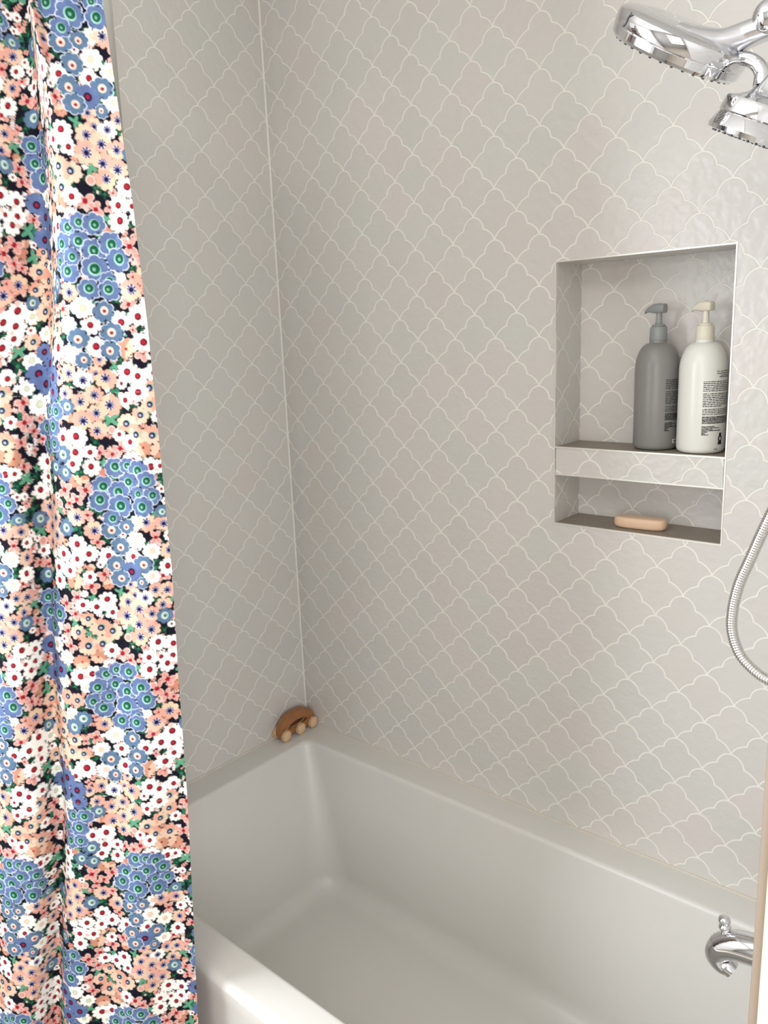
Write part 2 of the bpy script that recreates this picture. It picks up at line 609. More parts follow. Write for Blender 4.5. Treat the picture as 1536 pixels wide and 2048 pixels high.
# ------------------------------------------------------------ shower curtain with its printed flowers
FL = """R,109,1457,71 R,167,1461,63 R,86,1353,72 R,17,1316,72 R,167,1430,55 R,185,1330,56 R,185,1297,65 R,22,1253,73 R,53,1175,58 R,12,1202,66 R,172,1112,59 R,146,1078,67 R,56,1032,68 R,25,1133,75 R,216,914,61 R,132,920,78 R,134,986,85 R,60,950,69 R,27,992,68 M,131,1560,62 M,157,1482,47 M,61,1532,108 M,77,1468,63 M,70,1445,55 M,14,1389,63 M,152,1398,72 M,204,1367,96 M,151,1282,65 M,145,1224,66 M,125,1204,58 M,66,1210,107 M,76,1267,73 M,163,1144,75 M,175,1080,67 M,66,1120,58 M,54,1142,75 M,55,987,68 M,68,942,69 O,163,1477,63 b,61,1516,54 O,78,1455,71 b,150,1410,56 b,203,1349,64 O,187,1281,73 b,68,1193,58 O,4,1108,100 O,58,1127,75 P,185,1504,86 P,52,1488,125 P,64,1480,102 P,81,1484,102 P,14,1352,104 P,99,1349,96 P,138,1431,134 P,106,1430,118 P,120,1417,103 P,132,1411,95 P,108,1392,87 P,213,1316,105 P,199,1310,97 P,115,1281,122 P,137,1265,114 P,157,1254,122 P,142,1238,106 P,158,1209,115 P,155,1184,116 P,9,1291,113 P,79,1166,132 P,67,1155,108 P,49,1158,83 P,131,1024,110 P,12,1118,125 P,29,1105,134 P,16,1092,100 P,5,1086,84 P,29,1064,76 P,40,1027,110 P,144,957,94 P,234,895,122 P,234,866,122 P,28,960,128 B,174,1540,70 S,20,1488,140 S,-3,1482,125 B,176,1429,95 S,132,1310,73 B,177,1332,89 S,139,1291,130 B,126,1270,57 S,140,1157,124 S,114,1164,116 B,176,1215,82 B,47,1064,84 S,52,967,145 V,167,1568,123 Q,38,1559,115 C,43,1348,144 C,22,1331,128 C,39,1376,111 V,186,1183,141 V,165,1164,124 Q,89,1235,114 C,25,1291,113 V,175,1124,125 V,136,1114,100 V,164,1066,127 C,125,1002,128 V,227,1017,111 C,101,1025,153 V,204,992,111 V,220,953,129 V,228,915,121 V,211,890,157 C,123,963,137 N,118,1571,123 N,99,1558,131 N,79,1568,131 N,98,1533,139 N,79,1541,131 N,58,1552,154 D,3,1551,123 D,19,1535,124 D,38,1525,132 D,26,1507,132 D,5,1506,132 N,79,1517,132 N,24,1375,135 N,1,1373,127 N,-2,1329,128 N,168,1410,135 N,186,1399,143 N,166,1387,136 N,183,1371,144 N,163,1360,152 N,183,1348,137 N,124,1390,135 N,102,1368,136 D,125,1228,115 D,109,1213,140 D,141,1207,123 D,128,1183,157 D,106,1185,140 N,58,1280,97 N,20,1270,122 N,3,1268,122 N,53,1263,114 Y,37,1258,122 N,65,1252,138 N,48,1242,139 N,11,1244,122 N,28,1231,131 N,69,1228,155 N,48,1217,139 N,31,1207,148 N,49,1194,140 D,90,1203,140 D,209,1109,92 D,207,1091,109 A,191,1086,126 D,219,1081,126 D,203,1069,135 D,184,1054,144 D,224,1057,110 D,189,1034,136 D,210,1024,136 D,190,1007,136 D,166,1023,144 D,206,1043,110 E,171,1096,126 E,153,1092,118 N,117,1046,127 D,170,999,137 N,13,1063,143 N,35,1046,152 D,222,981,120 D,187,986,103 D,185,968,94 N,151,929,112 N,132,936,129 D,151,996,111 N,88,952,94 N,95,933,112 Y,113,926,129 N,82,924,138 D,23,908,138 W,132,1506,148 W,109,1509,156 W,115,1485,141 W,94,1486,109 W,121,1470,125 W,94,1463,133 W,181,1469,141 W,182,1447,110 W,18,1569,138 W,37,1496,117 W,36,1470,133 W,12,1459,149 W,-3,1459,94 W,87,1327,137 W,50,1323,129 W,1,1304,137 W,195,1427,135 W,128,1348,144 W,154,1332,137 W,112,1333,129 W,131,1325,121 W,167,1312,129 W,146,1308,129 W,168,1289,138 W,116,1296,105 W,130,1251,114 W,109,1248,122 W,95,1256,130 W,23,1183,140 W,2,1179,132 W,36,1161,124 W,19,1158,99 W,2,1157,124 W,95,1172,124 W,144,1132,150 W,125,1135,142 W,99,1147,116 W,39,1138,149 W,12,1144,133 W,11,1025,152 W,29,1011,144 W,55,1004,144 W,10,1003,136 W,94,1000,128 W,152,970,171 W,170,957,120 W,90,970,145 W,27,974,145 W,10,987,119 W,51,933,146 W,37,926,129 W,17,931,120 U,147,1573,139 T,119,1553,116 T,135,1484,133 T,152,1464,118 T,134,1456,118 T,1,1391,95 K,78,1367,136 K,55,1371,112 K,68,1340,136 K,77,1312,137 K,36,1311,137 U,55,1300,145 T,144,1374,128 T,204,1384,128 T,203,1293,122 U,210,1177,141 U,196,1156,141 K,73,1290,129 K,40,1282,89 T,10,1226,122 U,182,1141,142 U,204,1128,142 U,191,1109,109 T,147,1059,127 T,164,1045,135 T,228,1037,102 K,75,1018,144 U,204,966,120 U,189,949,155 U,213,934,147 U,199,920,156 U,169,931,155 K,67,988,145 K,112,983,137 K,72,964,137 K,109,952,112 G,161,1545,124 G,140,1545,132 G,175,1520,132 G,150,1522,148 G,169,1496,141 G,150,1499,117 G,63,1460,141 G,44,1462,117 G,29,1455,149 G,20,1439,134 G,45,1438,134 G,82,1434,142 G,61,1424,150 G,34,1420,110 G,14,1415,126 G,89,1412,150 G,61,1402,166 G,28,1400,150 G,75,1384,119 G,183,1261,139 G,205,1256,131 G,206,1233,131 G,176,1236,156 G,195,1209,165 G,108,1131,133 G,119,1112,142 G,128,1088,134 G,114,1073,143 G,91,1139,116 G,72,1136,141 G,93,1114,134 G,77,1100,159 G,54,1109,159 G,106,1094,117 G,77,1077,168 G,47,1087,159 G,63,1060,118 G,89,1049,135 G,63,1047,135"""
PZ, PA, WA = 0.665, 0.022, 0.237
Z0 = 0.905
PX = 0.0003
NU, NV = int(WA / PX), int(PZ / PX)
NAVY = lin((14, 13, 30))
img = np.ones((NV, NU, 3)) * NAVY
BLUE, BLUE2 = (118, 140, 192), (112, 144, 178)
WHITE, PEACH, PINK, CORAL, RED, DKRED = (250, 247, 240), (250, 214, 182), (244, 186, 170), (240, 158, 138), (196, 28, 52), (140, 12, 34)
GREEN, MINT, DKG, NB, PERI = (26, 110, 72), (112, 190, 150), (18, 62, 48), (26, 26, 82), (150, 152, 206)


def blit(cx, cz, rad, fn):
    """fn(dx, dz) -> list of (mask, colour) in metres about the centre; wraps over the repeat"""
    R_ = int(rad / PX) + 2
    for k in (-1, 0, 1):
        a, z = cx + k * PA, cz - k * PZ
        v = (z - Z0) / PX
        if v < -R_ or v > NV + R_:
            continue
        u = a / PX
        ui = np.arange(int(u) - R_, int(u) + R_ + 1)
        vi = np.arange(max(0, int(v) - R_), min(NV, int(v) + R_ + 1))
        if len(vi) == 0:
            continue
        gx, gz = np.meshgrid((ui - u) * PX, (vi - v) * PX)
        uw = ui % NU
        sub = img[vi[0]:vi[-1] + 1][:, uw]
        for m, c in fn(gx, gz):
            sub[m] = lin(c) * (1.0 if min(c) > 215 else 0.84 if min(c) > 150 else 0.64)
        img[vi[0]:vi[-1] + 1, uw[:, None].T[0]] = sub


def petal(gx, gz, n, ph, r, deep=0.26, ex=0.55):
    th = np.arctan2(gz, gx)
    rr = np.hypot(gx, gz)
    lob = np.abs(np.cos(n * (th - ph) / 2)) ** ex
    return rr, th, r * (1 - deep + deep * lob)


def flower(t, r):
    ph = rng.uniform(0, 6.28)
    n = int(rng.integers(8, 11))
    sq = rng.uniform(0.9, 1.08)
    j = rng.uniform(-0.12, 0.12, 2) * r

    def f(x, z):
        x = x / sq
        out = []
        rr, th, R_ = petal(x, z, n, ph, r)
        rc = np.hypot((x - j[0]) / 1.0, (z - j[1]) / 1.12)
        if t in 'GTKU':
            nn = 7 if t == 'G' else 8
            rr, th, R_ = petal(x, z, nn, ph, r, 0.22, 0.5)
            if t in 'GK':
                out.append(((rr < R_ * 1.07), (226, 234, 246)))
            out.append(((rr < R_ * (1.0 if t in 'GK' else 1.04)), BLUE if t in 'GU' else BLUE2))
            out.append(((rr < R_) & (np.sin(th * 2 + ph) > 0.55) & (rr > 0.5 * r), (126, 150, 202) if t in 'GU' else (120, 150, 188)))
            if t == 'G':
                out.append(((rc < r * 0.45), (176, 226, 214)))
                out.append(((np.hypot(x - j[0] + r * .04, (z - j[1] - r * .05) / 1.12) < r * 0.36), GREEN))
                out.append(((np.hypot(x - j[0] * 1.2, (z - j[1]) / 1.2) < r * 0.12), (150, 214, 190)))
            if t == 'T':
                out.append(((rc < r * 0.43), (214, 236, 226)))
                out.append(((np.hypot(x - j[0] + r * .08, z - j[1] - r * .02) < r * 0.25), (150, 196, 180)))
                out.append(((np.hypot(x - j[0] + r * .03, z - j[1] + r * .04) < r * 0.12), (38, 78, 52)))
            if t == 'K':
                out.append(((rc < r * 0.36), (248, 222, 206)))
                out.append(((np.hypot(x - j[0], z - j[1] + r * .04) < r * 0.16), (190, 40, 50)))
            if t == 'U':
                out.append(((rc < r * 0.33), (54, 24, 66)))
                out.append(((rc < r * 0.17), (186, 40, 74)))
        elif t in 'WQB':
            if t == 'Q':
                rr, th, R_ = petal(x, z, 5, ph, r, 0.40, 0.7)
            else:
                rr, th, R_ = petal(x, z, n, ph, r, 0.33, 0.5)
            out.append(((rr < R_), WHITE))
            if t == 'W' and n == 8:
                out.append(((rr < R_) & (np.abs(((th - ph + 3.1) % 6.283) - 1.5) < 0.30) & (rr > 0.45 * r), (250, 214, 206)))
            if t != 'B':
                out.append(((rc < r * 0.31), DKRED))
                out.append(((np.hypot(x - j[0] - r * .03, z - j[1] - r * .02) < r * 0.20), (206, 44, 68)))
        elif t in 'VC':
            rr, th, R_ = petal(x, z, n, ph, r, 0.28, 0.5)
            out.append(((rr < R_), (252, 250, 240)))
            out.append(((rc < r * 0.33), (198, 204, 172) if t == 'V' else (250, 214, 190)))
            out.append(((rc < r * 0.24), (228, 232, 206) if t == 'V' else (250, 224, 200)))
        elif t in 'NDEAYS':
            pc = {'N': (250, 212, 186), 'D': (250, 214, 188), 'E': (246, 182, 160), 'A': WHITE, 'Y': WHITE, 'S': (246, 176, 146)}[t]
            pc2 = {'N': (246, 184, 166), 'D': (246, 178, 154), 'E': (246, 182, 160), 'A': WHITE, 'Y': WHITE, 'S': (248, 206, 180)}[t]
            if t == 'N' and n == 8:
                pc, pc2 = (244, 182, 160), PEACH
            rr, th, R_ = petal(x, z, n, ph, r, 0.27, 0.5)
            out.append(((rr < R_), pc))
            out.append(((rr < R_) & (np.cos(th - ph) > 0.25), pc2))
            if t in 'NY':
                out.append(((rc < r * 0.37), (236, 226, 240)))
                ring = (rc < r * 0.40) & (np.cos(th * 9 + ph) > -0.2) & (rc > r * 0.27)
                out.append((ring, NB))
                out.append(((rc < r * 0.27), PERI))
                out.append(((np.hypot(x - j[0] - r * .02, z - j[1] + r * .03) < r * 0.20), NB))
            elif t in 'DEA':
                out.append(((np.hypot(x - j[0] + r * .08, z - j[1] - r * .06) < r * 0.38), (166, 190, 176)))
                out.append(((rc < r * 0.31), (26, 34, 66)))
                out.append(((np.hypot(x - j[0] - r * .02, z - j[1] + r * .02) < r * 0.15), (172, 186, 222)))
            else:
                out.append(((rc < r * 0.13), (214, 50, 60)))
        elif t == 'P':
            for k in range(4):
                a = ph + k * 1.571 + (0.2 if k % 2 else -0.2)
                px, pz = math.cos(a) * r * 0.58, math.sin(a) * r * 0.58
                d = np.hypot((x - px) * math.cos(a) + (z - pz) * math.sin(a), 1.35 * (-(x - px) * math.sin(a) + (z - pz) * math.cos(a)))
                out.append(((d < r * 0.48), (250, 212, 200)))
                d2 = np.hypot((x - px * 0.94) * math.cos(a) + (z - pz * 0.94) * math.sin(a), 1.4 * (-(x - px) * math.sin(a) + (z - pz) * math.cos(a)))
                out.append(((d2 < r * 0.38), (242, 168, 158)))
            a = ph + 0.785
            out.append(((np.abs(x * math.cos(a) + z * math.sin(a)) < r * 0.24) & (np.abs(-x * math.sin(a) + z * math.cos(a)) < r * 0.24), RED))
        elif t == 'b':
            out.append(((np.hypot(x, z / 1.15) < r), (250, 222, 208)))
            out.append(((np.hypot(x, z / 1.15) < r * 0.72), (238, 170, 158)))
        elif t == 'O':
            rr, th, R_ = petal(x, z, 5, ph, r, 0.45, 0.8)
            out.append(((rr < R_), (244, 162, 136)))
        elif t in 'MR':
            c = (114, 192, 152) if t == 'M' else (22, 84, 60)
            for k in range(4):
                a = ph + k * 1.35
                px, pz = math.cos(a) * r * 0.55, math.sin(a) * r * 0.55
                d = np.hypot(((x - px) * math.cos(a) + (z - pz) * math.sin(a)) / 0.62, (-(x - px) * math.sin(a) + (z - pz) * math.cos(a)) / 0.26)
                out.append(((d < r), c))
            if t == 'R':
                out.append(((np.hypot(x, z) < r * 0.25), (60, 140, 100)))
        return out
    return f


def stems(k):
    ph = rng.uniform(0, 6.28)
    r = rng.uniform(0.005, 0.008)
    c = [(244, 214, 204), (240, 176, 160), (22, 84, 60), (60, 150, 110), (250, 240, 236)][k % 5]

    def f(x, z):
        xr = x * math.cos(ph) + z * math.sin(ph)
        zr = -x * math.sin(ph) + z * math.cos(ph)
        out = [((np.abs(zr - 12 * xr * xr) < 0.00045) & (np.abs(xr) < r), c)]
        for q in (-0.6, -0.1, 0.4):
            for sgn in (-1, 1):
                a = sgn * 0.8
                px, pz = q * r + math.cos(a) * 0.0022, 12 * (q * r) ** 2 + math.sin(a) * 0.0022
                d = np.hypot(((xr - px) * math.cos(a) + (zr - pz) * math.sin(a)) / 0.0024, (-(xr - px) * math.sin(a) + (zr - pz) * math.cos(a)) / 0.0011)
                out.append(((d < 1), c))
        return out
    return f


for k in range(900):
    blit(rng.uniform(0, WA), rng.uniform(Z0, Z0 + PZ), 0.012, stems(k))
FLW = [q.split(',') for q in FL.split()]
cf = np.array([(int(q[1]) / 1000, int(q[2]) / 1000, int(q[3]) / 10000) for q in FLW])
cf = np.concatenate([cf + np.array((i * WA + j * PA, -j * PZ, 0)) for i in (-1, 0, 1) for j in (-1, 0, 1)])
for k in range(3000):
    a_, z_ = rng.uniform(0, WA), rng.uniform(Z0, Z0 + PZ)
    gap = np.min(np.hypot(cf[:, 0] - a_, cf[:, 1] - z_) - cf[:, 2] * 0.95)
    if gap > 0.0042:
        t_, r_ = 'PWRSPQMPR'[k % 9], min(gap * 1.35, 0.0115)
        blit(a_, z_, r_ * 1.3, flower(t_, r_))
        cf = np.concatenate([cf, [(a_ + i * WA + j * PA, z_ - j * PZ, r_) for i in (-1, 0, 1) for j in (-1, 0, 1)]])
for t_, a_, z_, r_ in FLW:
    a_, z_, r_ = int(a_) / 1000, int(z_) / 1000, int(r_) / 10000
    r_ *= 1.06
    blit(a_, z_, r_ * 1.3, flower(t_, r_))
# dark ground showing in the little gaps where petals meet
cen = np.array([(int(q[1]) / 1000, int(q[2]) / 1000, int(q[3]) / 10000 * 1.06) for q in FLW if q[0] not in 'RMbO'])
cen = np.concatenate([cen + np.array((i * WA + j * PA, -j * PZ, 0)) for i in (-1, 0, 1) for j in (-1, 0, 1)])


def speck():
    ph, k = rng.uniform(0, 6.28), rng.uniform(0.0006, 0.0011)

    def f(x, z):
        xr = x * math.cos(ph) + z * math.sin(ph)
        zr = -x * math.sin(ph) + z * math.cos(ph)
        return [(np.hypot(xr / 1.9, zr) + 0.25 * k * np.cos(3 * np.arctan2(zr, xr)) < k, (14, 13, 30))]
    return f


for k in range(5200):
    a_, z_ = rng.uniform(0, WA), rng.uniform(Z0, Z0 + PZ)
    dd = np.sort(np.hypot(cen[:, 0] - a_, cen[:, 1] - z_) / cen[:, 2])
    if dd[0] > 0.80 and dd[1] < 1.25:
        blit(a_, z_, 0.003, speck())
# soften to the weave
for ax in (0, 1, 0, 1, 0, 1):
    img = 0.5 * img + 0.25 * (np.roll(img, 1, ax) + np.roll(img, -1, ax))

# surface: plane through the free edge, pleats as height above it
DL = np.array((-0.780, -0.625))
DN = np.array((0.625, -0.780))
CX, CY, CZ = 1.64925, -1.5, 1.631
ZT = [(2.30, 1.033), (2.086, 1.033), (1.832, 1.011), (1.663, 1.005), (1.483, 1.006), (1.290, 1.007), (1.123, 1.019), (0.897, 1.030), (0.698, 1.047), (0.427, 1.071), (0.05, 1.085)]


def curtain_point(a, z):
    """a, z arrays -> X, Y and height b above the plane"""
    zs = np.array([q[0] for q in ZT][::-1])
    ex = np.interp(z, zs, np.array([1.649 - q[1] for q in ZT][::-1]))
    # valley between main panel and next pleat
    va = np.interp(z, [0.05, 0.466, 0.862, 1.04, 1.255, 1.40, 1.54, 1.73, 1.92, 2.10, 2.3], [0.30, 0.285, 0.240, 0.235, 0.224, 0.205, 0.197, 0.165, 0.145, 0.128, 0.122])
    up = np.clip((z - 1.75) / 0.35, 0, 1)
    up = up * up * (3 - 2 * up)
    d = a - va
    b = 0.0 * a
    # main panel bulge
    q = np.clip(a / va, 0, 1)
    b += 0.016 * np.sin(np.pi * q) * (1 - 0.2 * up)
    b += 0.006 * np.sin(a * 55 + z * 5.0) * np.clip(a / 0.03, 0, 1)
    # upper part: broad valley at va; lower part: a fold whose crest lies over va and falls away to the left
    low = 1 - np.clip((z - 1.45) / 0.30, 0, 1)
    low = low * low * (3 - 2 * low)
    b -= (1 - low) * 0.050 * np.exp(-(d / 0.040) ** 2)
    b += low * 0.034 * (0.5 - 0.5 * np.cos(np.pi * np.clip((d + 0.022) / 0.030, 0, 1))) * np.exp(-(np.clip(d - 0.002, 0, 1) / 0.085) ** 1.4)
    b -= low * 0.012 * np.exp(-((d + 0.022) / 0.014) ** 2)
    b += (1 - low) * 0.030 * np.exp(-((d - 0.085) / 0.030) ** 2)
    b -= (1 - low) * 0.020 * np.exp(-((d - 0.150) / 0.028) ** 2)
    b += (1 - low) * 0.030 * np.exp(-((d - 0.200) / 0.030) ** 2)
    b += np.clip((z - 1.93) / 0.12, 0, 1) * 0.024 * np.clip((a - 0.074) / 0.005, 0, 1) * np.exp(-np.clip(a - 0.079, 0, 1) / 0.030)
    # upper extra fold: sharp ridge at a = 0.078
    rdg = 0.030 * np.exp(-np.abs((a - 0.080 - 0.03 * np.clip(2.09 - z, 0, 1)) / 0.026) ** 1.6)
    b += 0.35 * up * rdg
    return ex, b


def build_curtain():
    a1 = np.arange(0, 0.42, 0.00105)
    a2 = np.arange(0.42, 0.50, 0.004)
    A = np.concatenate([a1, a2])
    zz = np.concatenate([np.arange(0.06, 0.40, 0.006), np.arange(0.40, 2.11, 0.0011), np.arange(2.11, 2.26, 0.006)])
    na, nz = len(A), len(zz)
    AA, ZZ = np.meshgrid(A, zz)
    ex, b = curtain_point(AA, ZZ)
    X = ex + AA * DL[0] + b * DN[0]
    Y = -0.84 + AA * DL[1] + b * DN[1]
    # shallow hem waves towards the floor
    Y -= 0.0
    # part that runs back to the left wall, pleated, behind the visible panel
    nb = 170
    tb = np.linspace(0, 1, nb + 1)[1:]
    x_end, y_end = X[:, -1:], Y[:, -1:]
    TX = np.tile(tb, (nz, 1))
    ph = TX * 9 * 2 * np.pi
    BX = x_end + (0.045 - x_end) * TX
    BY = y_end + (-0.90 - y_end) * np.clip(TX * 1.4, 0, 1) + 0.028 * np.sin(ph) * np.clip(TX * 6, 0, 1)
    X = np.concatenate([X, BX], 1)
    Y = np.concatenate([Y, BY], 1)
    ZF = np.concatenate([ZZ, np.tile(zz[:, None], (1, nb))], 1)
    # printed cloth coordinate: arc length from the free edge, tied to the plane coordinate on the main panel
    ds = np.hypot(np.diff(X, axis=1), np.diff(Y, axis=1))
    s = np.concatenate([np.zeros((nz, 1)), np.cumsum(ds, 1)], 1)
    # sample print
    nrep = np.floor((ZF - Z0) / PZ)
    vz = ZF - nrep * PZ
    uu = (s * 0.965 - 0.004) + nrep * PA
    fu = (uu / PX)
    fv = ((vz - Z0) / PX)
    iu = np.floor(fu).astype(int)
    iv = np.floor(fv).astype(int)
    c = img[np.clip(iv, 0, NV - 1), iu % NU]
    c2 = img[np.clip(iv + 1, 0, NV - 1), (iu + 1) % NU]
    colr = (c + c2) * 0.5
    ncol = X.shape[1]
    co = np.stack([X, Y, ZF], -1).reshape(-1, 3)
    idx = np.arange(nz * ncol).reshape(nz, ncol)
    f = np.stack([idx[:-1, :-1], idx[1:, :-1], idx[1:, 1:], idx[:-1, 1:]], -1).reshape(-1, 4)
    me = bpy.data.meshes.new('shower_curtain')
    me.vertices.add(len(co))
    me.vertices.foreach_set('co', co.ravel().astype(np.float32))
    me.loops.add(f.size)
    me.loops.foreach_set('vertex_index', f.ravel().astype(np.int32))
    me.polygons.add(len(f))
    me.polygons.foreach_set('loop_start', np.arange(0, f.size, 4, dtype=np.int32))
    me.polygons.foreach_set('loop_total', np.full(len(f), 4, np.int32))
    me.update(calc_edges=True)
    me.polygons.foreach_set('use_smooth', np.ones(len(f), bool))
    at = me.color_attributes.new('print', 'FLOAT_COLOR', 'POINT')
    rgba = np.concatenate([colr.reshape(-1, 3), np.ones((len(co), 1))], 1)
    at.data.foreach_set('color', rgba.ravel().astype(np.float32))
    me.materials.append(M['cloth'])
    o = bpy.data.objects.new('shower_curtain', me)
    COL.objects.link(o)
    return o


curtain = build_curtain()
tag(curtain, 'floral cotton shower curtain with blue, white and peach flowers on navy, gathered at left', 'shower curtain')

# pale liner peeking out behind the curtain near the top
zs = np.linspace(0.40, 2.24, 30)
xs = np.linspace(0, 1, 60)
verts = []
for z in zs:
    xe = LINX - 0.03 * (2.2 - z)
    for q in xs:
        x = xe + (0.05 - xe) * q
        verts.append((x, -0.700 + 0.005 * math.sin(q * 30), z))
faces = [(j * 60 + i, j * 60 + i + 1, (j + 1) * 60 + i + 1, (j + 1) * 60 + i) for j in range(29) for i in range(59)]
liner = mesh_obj('shower_liner', verts, faces, M['liner'], smooth=True)
tag(liner, 'plain pale liner edge showing behind the top of the floral curtain', 'curtain liner')

# ------------------------------------------------------------ wooden massager on the tub corner
mas = thing('massage_roller', (0.045, -0.068, TUBZ), 'small brown wooden massage roller with pale knobbly wheels on the tub corner', 'massager')


def loc(o, root):
    """turn world-built child into parent space"""
    o.matrix_parent_inverse = Matrix.Translation(root.location).inverted()
    return o


RW = 0.0180
AX = [-0.127, -0.070, -0.0195]
# arched body, in the Y-Z plane, pierced by a long hand hole
bm = bmesh.new()
yc, half = -0.0705, 0.0685
outer, inner = [], []
for k in range(29):
    t = math.pi * k / 28
    outer.append((yc + half * math.copysign(abs(math.cos(t)) ** 0.85, math.cos(t)), TUBZ + 0.010 + 0.062 * math.sin(t) ** 0.75))
for k in range(29):
    t = math.pi * k / 28
    inner.append((yc + 0.038 * math.cos(t), TUBZ + 0.028 + 0.016 * math.sin(t) ** 0.9))
bx = (0.0145, 0.0395)
ro = [[bm.verts.new((x, y, z)) for y, z in outer] for x in bx]
rin = [[bm.verts.new((x, y, z)) for y, z in inner] for x in bx]
for k in range(28):
    bm.faces.new((ro[0][k], ro[0][k + 1], ro[1][k + 1], ro[1][k]))
    bm.faces.new((rin[0][k], rin[1][k], rin[1][k + 1], rin[0][k + 1]))
    bm.faces.new((ro[0][k], rin[0][k], rin[0][k + 1], ro[0][k + 1]))
    bm.faces.new((ro[1][k], ro[1][k + 1], rin[1][k + 1], rin[1][k]))
for a, b in ((0, 28),):
    # underside bar joining the two feet below the hand hole
    bm.faces.new((ro[0][0], ro[1][0], ro[1][28], ro[0][28]))
    bm.faces.new((rin[0][0], rin[0][28], rin[1][28], rin[1][0]))
    bm.faces.new((ro[0][28], rin[0][28], rin[0][0], ro[0][0]))
    bm.faces.new((ro[1][0], rin[1][0], rin[1][28], ro[1][28]))
bmesh.ops.recalc_face_normals(bm, faces=bm.faces)
bmesh.ops.bevel(bm, geom=[e for e in bm.edges if e.calc_length() > 0 and len(e.link_faces) == 2 and e.calc_face_angle() > 1.0], offset=0.003, segments=3, affect='EDGES', clamp_overlap=True)
loc(bm_obj('body', bm, M['wood'], mas, angle=60), mas)
for y in AX:
    bm = bmesh.new()
    lathe(bm, [(0, 0.003), (0.003, 0.003), (0.003, 0.050), (0, 0.050)], (0, y, TUBZ + RW), (1, 0, 0), 14)
    loc(bm_obj('axle', bm, M['woodpale'], mas), mas)


def wheel(xc, y):
    bm = bmesh.new()
    n = 36
    o = Vector((xc, y, TUBZ + RW))
    prof = [(0, -0.0062), (0.0090, -0.0060), (0.0124, -0.0048), (0.0138, 0), (0.0124, 0.0048), (0.0090, 0.0060), (0, 0.0062)]
    lathe(bm, prof, o, (1, 0, 0), n)
    for k in range(18):
        a = 2 * math.pi * k / 18
        d = Vector((0, math.cos(a), math.sin(a)))
        for s in (-1, 1):
            p = o + d * 0.0120 + Vector((s * 0.0022, 0, 0))
            tube(bm, [p, p + (d * 0.9 + Vector((s * 0.30, 0, 0))) * 0.0050, p + (d * 0.9 + Vector((s * 0.30, 0, 0))) * 0.0062], [0.0016, 0.0012, 0.0004], 6)
    return loc(bm_obj('knobbly_wheel', bm, M['woodpale'], mas), mas)


for y in AX:
    wheel(0.0480, y)
    if y != AX[2]:
        wheel(0.0075, y)
bm = bmesh.new()
pts = catmull([(0.0300, -0.102, TUBZ + 0.031), (0.0410, -0.092, TUBZ + 0.032), (0.0425, -0.065, TUBZ + 0.036), (0.0415, -0.048, TUBZ + 0.042), (0.0300, -0.043, TUBZ + 0.036)], 6)
tube(bm, pts, 0.0016, 8)
loc(bm_obj('cord_loop', bm, M['string'], mas), mas)

# ------------------------------------------------------------ bottles


def bottle(name, x, y, r, zsh, zcap, body, cap, label, twist, slant=1.0, htop=1.672):
    z0 = SH + 0.0004
    root = thing(name, (x, y, z0), label, 'bottle')
    bm = bmesh.new()
    prof = [(0, 0.0), (r - 0.010, 0.0), (r - 0.005, 0.0012), (r - 0.0015, 0.0045), (r, 0.010)]
    hs = zsh - z0
    prof += [(r, 0.10), (r, hs - 0.056)]
    for k in range(1, 17):
        t = math.pi / 2 * k / 16
        prof.append((0.0170 + (r - 0.0170) * math.cos(t) if k < 16 else 0.0170, hs - 0.056 + 0.053 * math.sin(t)))
    prof += [(0.0168, hs), (0.0160, hs + 0.004), (0, hs + 0.004)]
    lathe(bm, prof, (x, y, z0), (0, 0, 1), 72)
    loc(bm_obj('body', bm, body, root, angle=35), root)
    # collar
    bm = bmesh.new()
    hc = zcap - zsh
    lathe(bm, [(0, 0), (0.0168, 0), (0.0172, 0.001), (0.0163, hc * 0.78), (0.0150, hc * 0.84), (0, hc * 0.84)], (x, y, zsh + 0.002), (0, 0, 1), 48)
    loc(bm_obj('collar', bm, cap, root, angle=35), root)
    bm = bmesh.new()
    zc = zsh + 0.002 + hc * 0.84
    lathe(bm, [(0, 0), (0.0125, 0), (0.0132, 0.0015), (0.0118, 0.004), (0.0072, 0.0055), (0.0060, 0.010), (0.0056, htop - 0.014 - zc), (0, htop - 0.014 - zc)], (x, y, zc), (0, 0, 1), 40)
    loc(bm_obj('pump_stem', bm, cap, root, angle=35), root)
    # pump head: wedge shaped nozzle pointing left
    bm = bmesh.new()
    d = Vector((-math.cos(twist), math.sin(twist), 0))
    side = Vector((d.y, -d.x, 0))
    secs = [(-0.0135, 0.0075, 0.0010, 0.0150), (-0.0125, 0.0090, -0.0010, 0.0165), (0.000, 0.0098, -0.0015, 0.0180), (0.010, 0.0084, -0.0010, 0.0172), (0.020, 0.0062, 0.0010, 0.0130), (0.0265, 0.0044, 0.0010, 0.0088), (0.0300, 0.0034, -0.0010, 0.0050)]
    rg = []
    for u, w_, lo, hi in secs:
        ring = []
        for k in range(16):
            a = 2 * math.pi * k / 16
            cx_ = abs(math.cos(a)) ** 0.6 * (1 if math.cos(a) >= 0 else -1)
            sz_ = abs(math.sin(a)) ** 0.6 * (1 if math.sin(a) >= 0 else -1)
            ring.append(bm.verts.new(Vector((x, y, htop - 0.0166)) + d * u + side * (w_ * cx_) + Vector((0, 0, (lo + hi) / 2 + (hi - lo) / 2 * sz_))))
        rg.append(ring)
    for A_, B_ in zip(rg, rg[1:]):
        for k in range(16):
            bm.faces.new((A_[k], A_[(k + 1) % 16], B_[(k + 1) % 16], B_[k]))
    bm.faces.new(rg[0])
    bm.faces.new(rg[-1])
    loc(bm_obj('pump_head', bm, cap, root, angle=45), root)
    return root


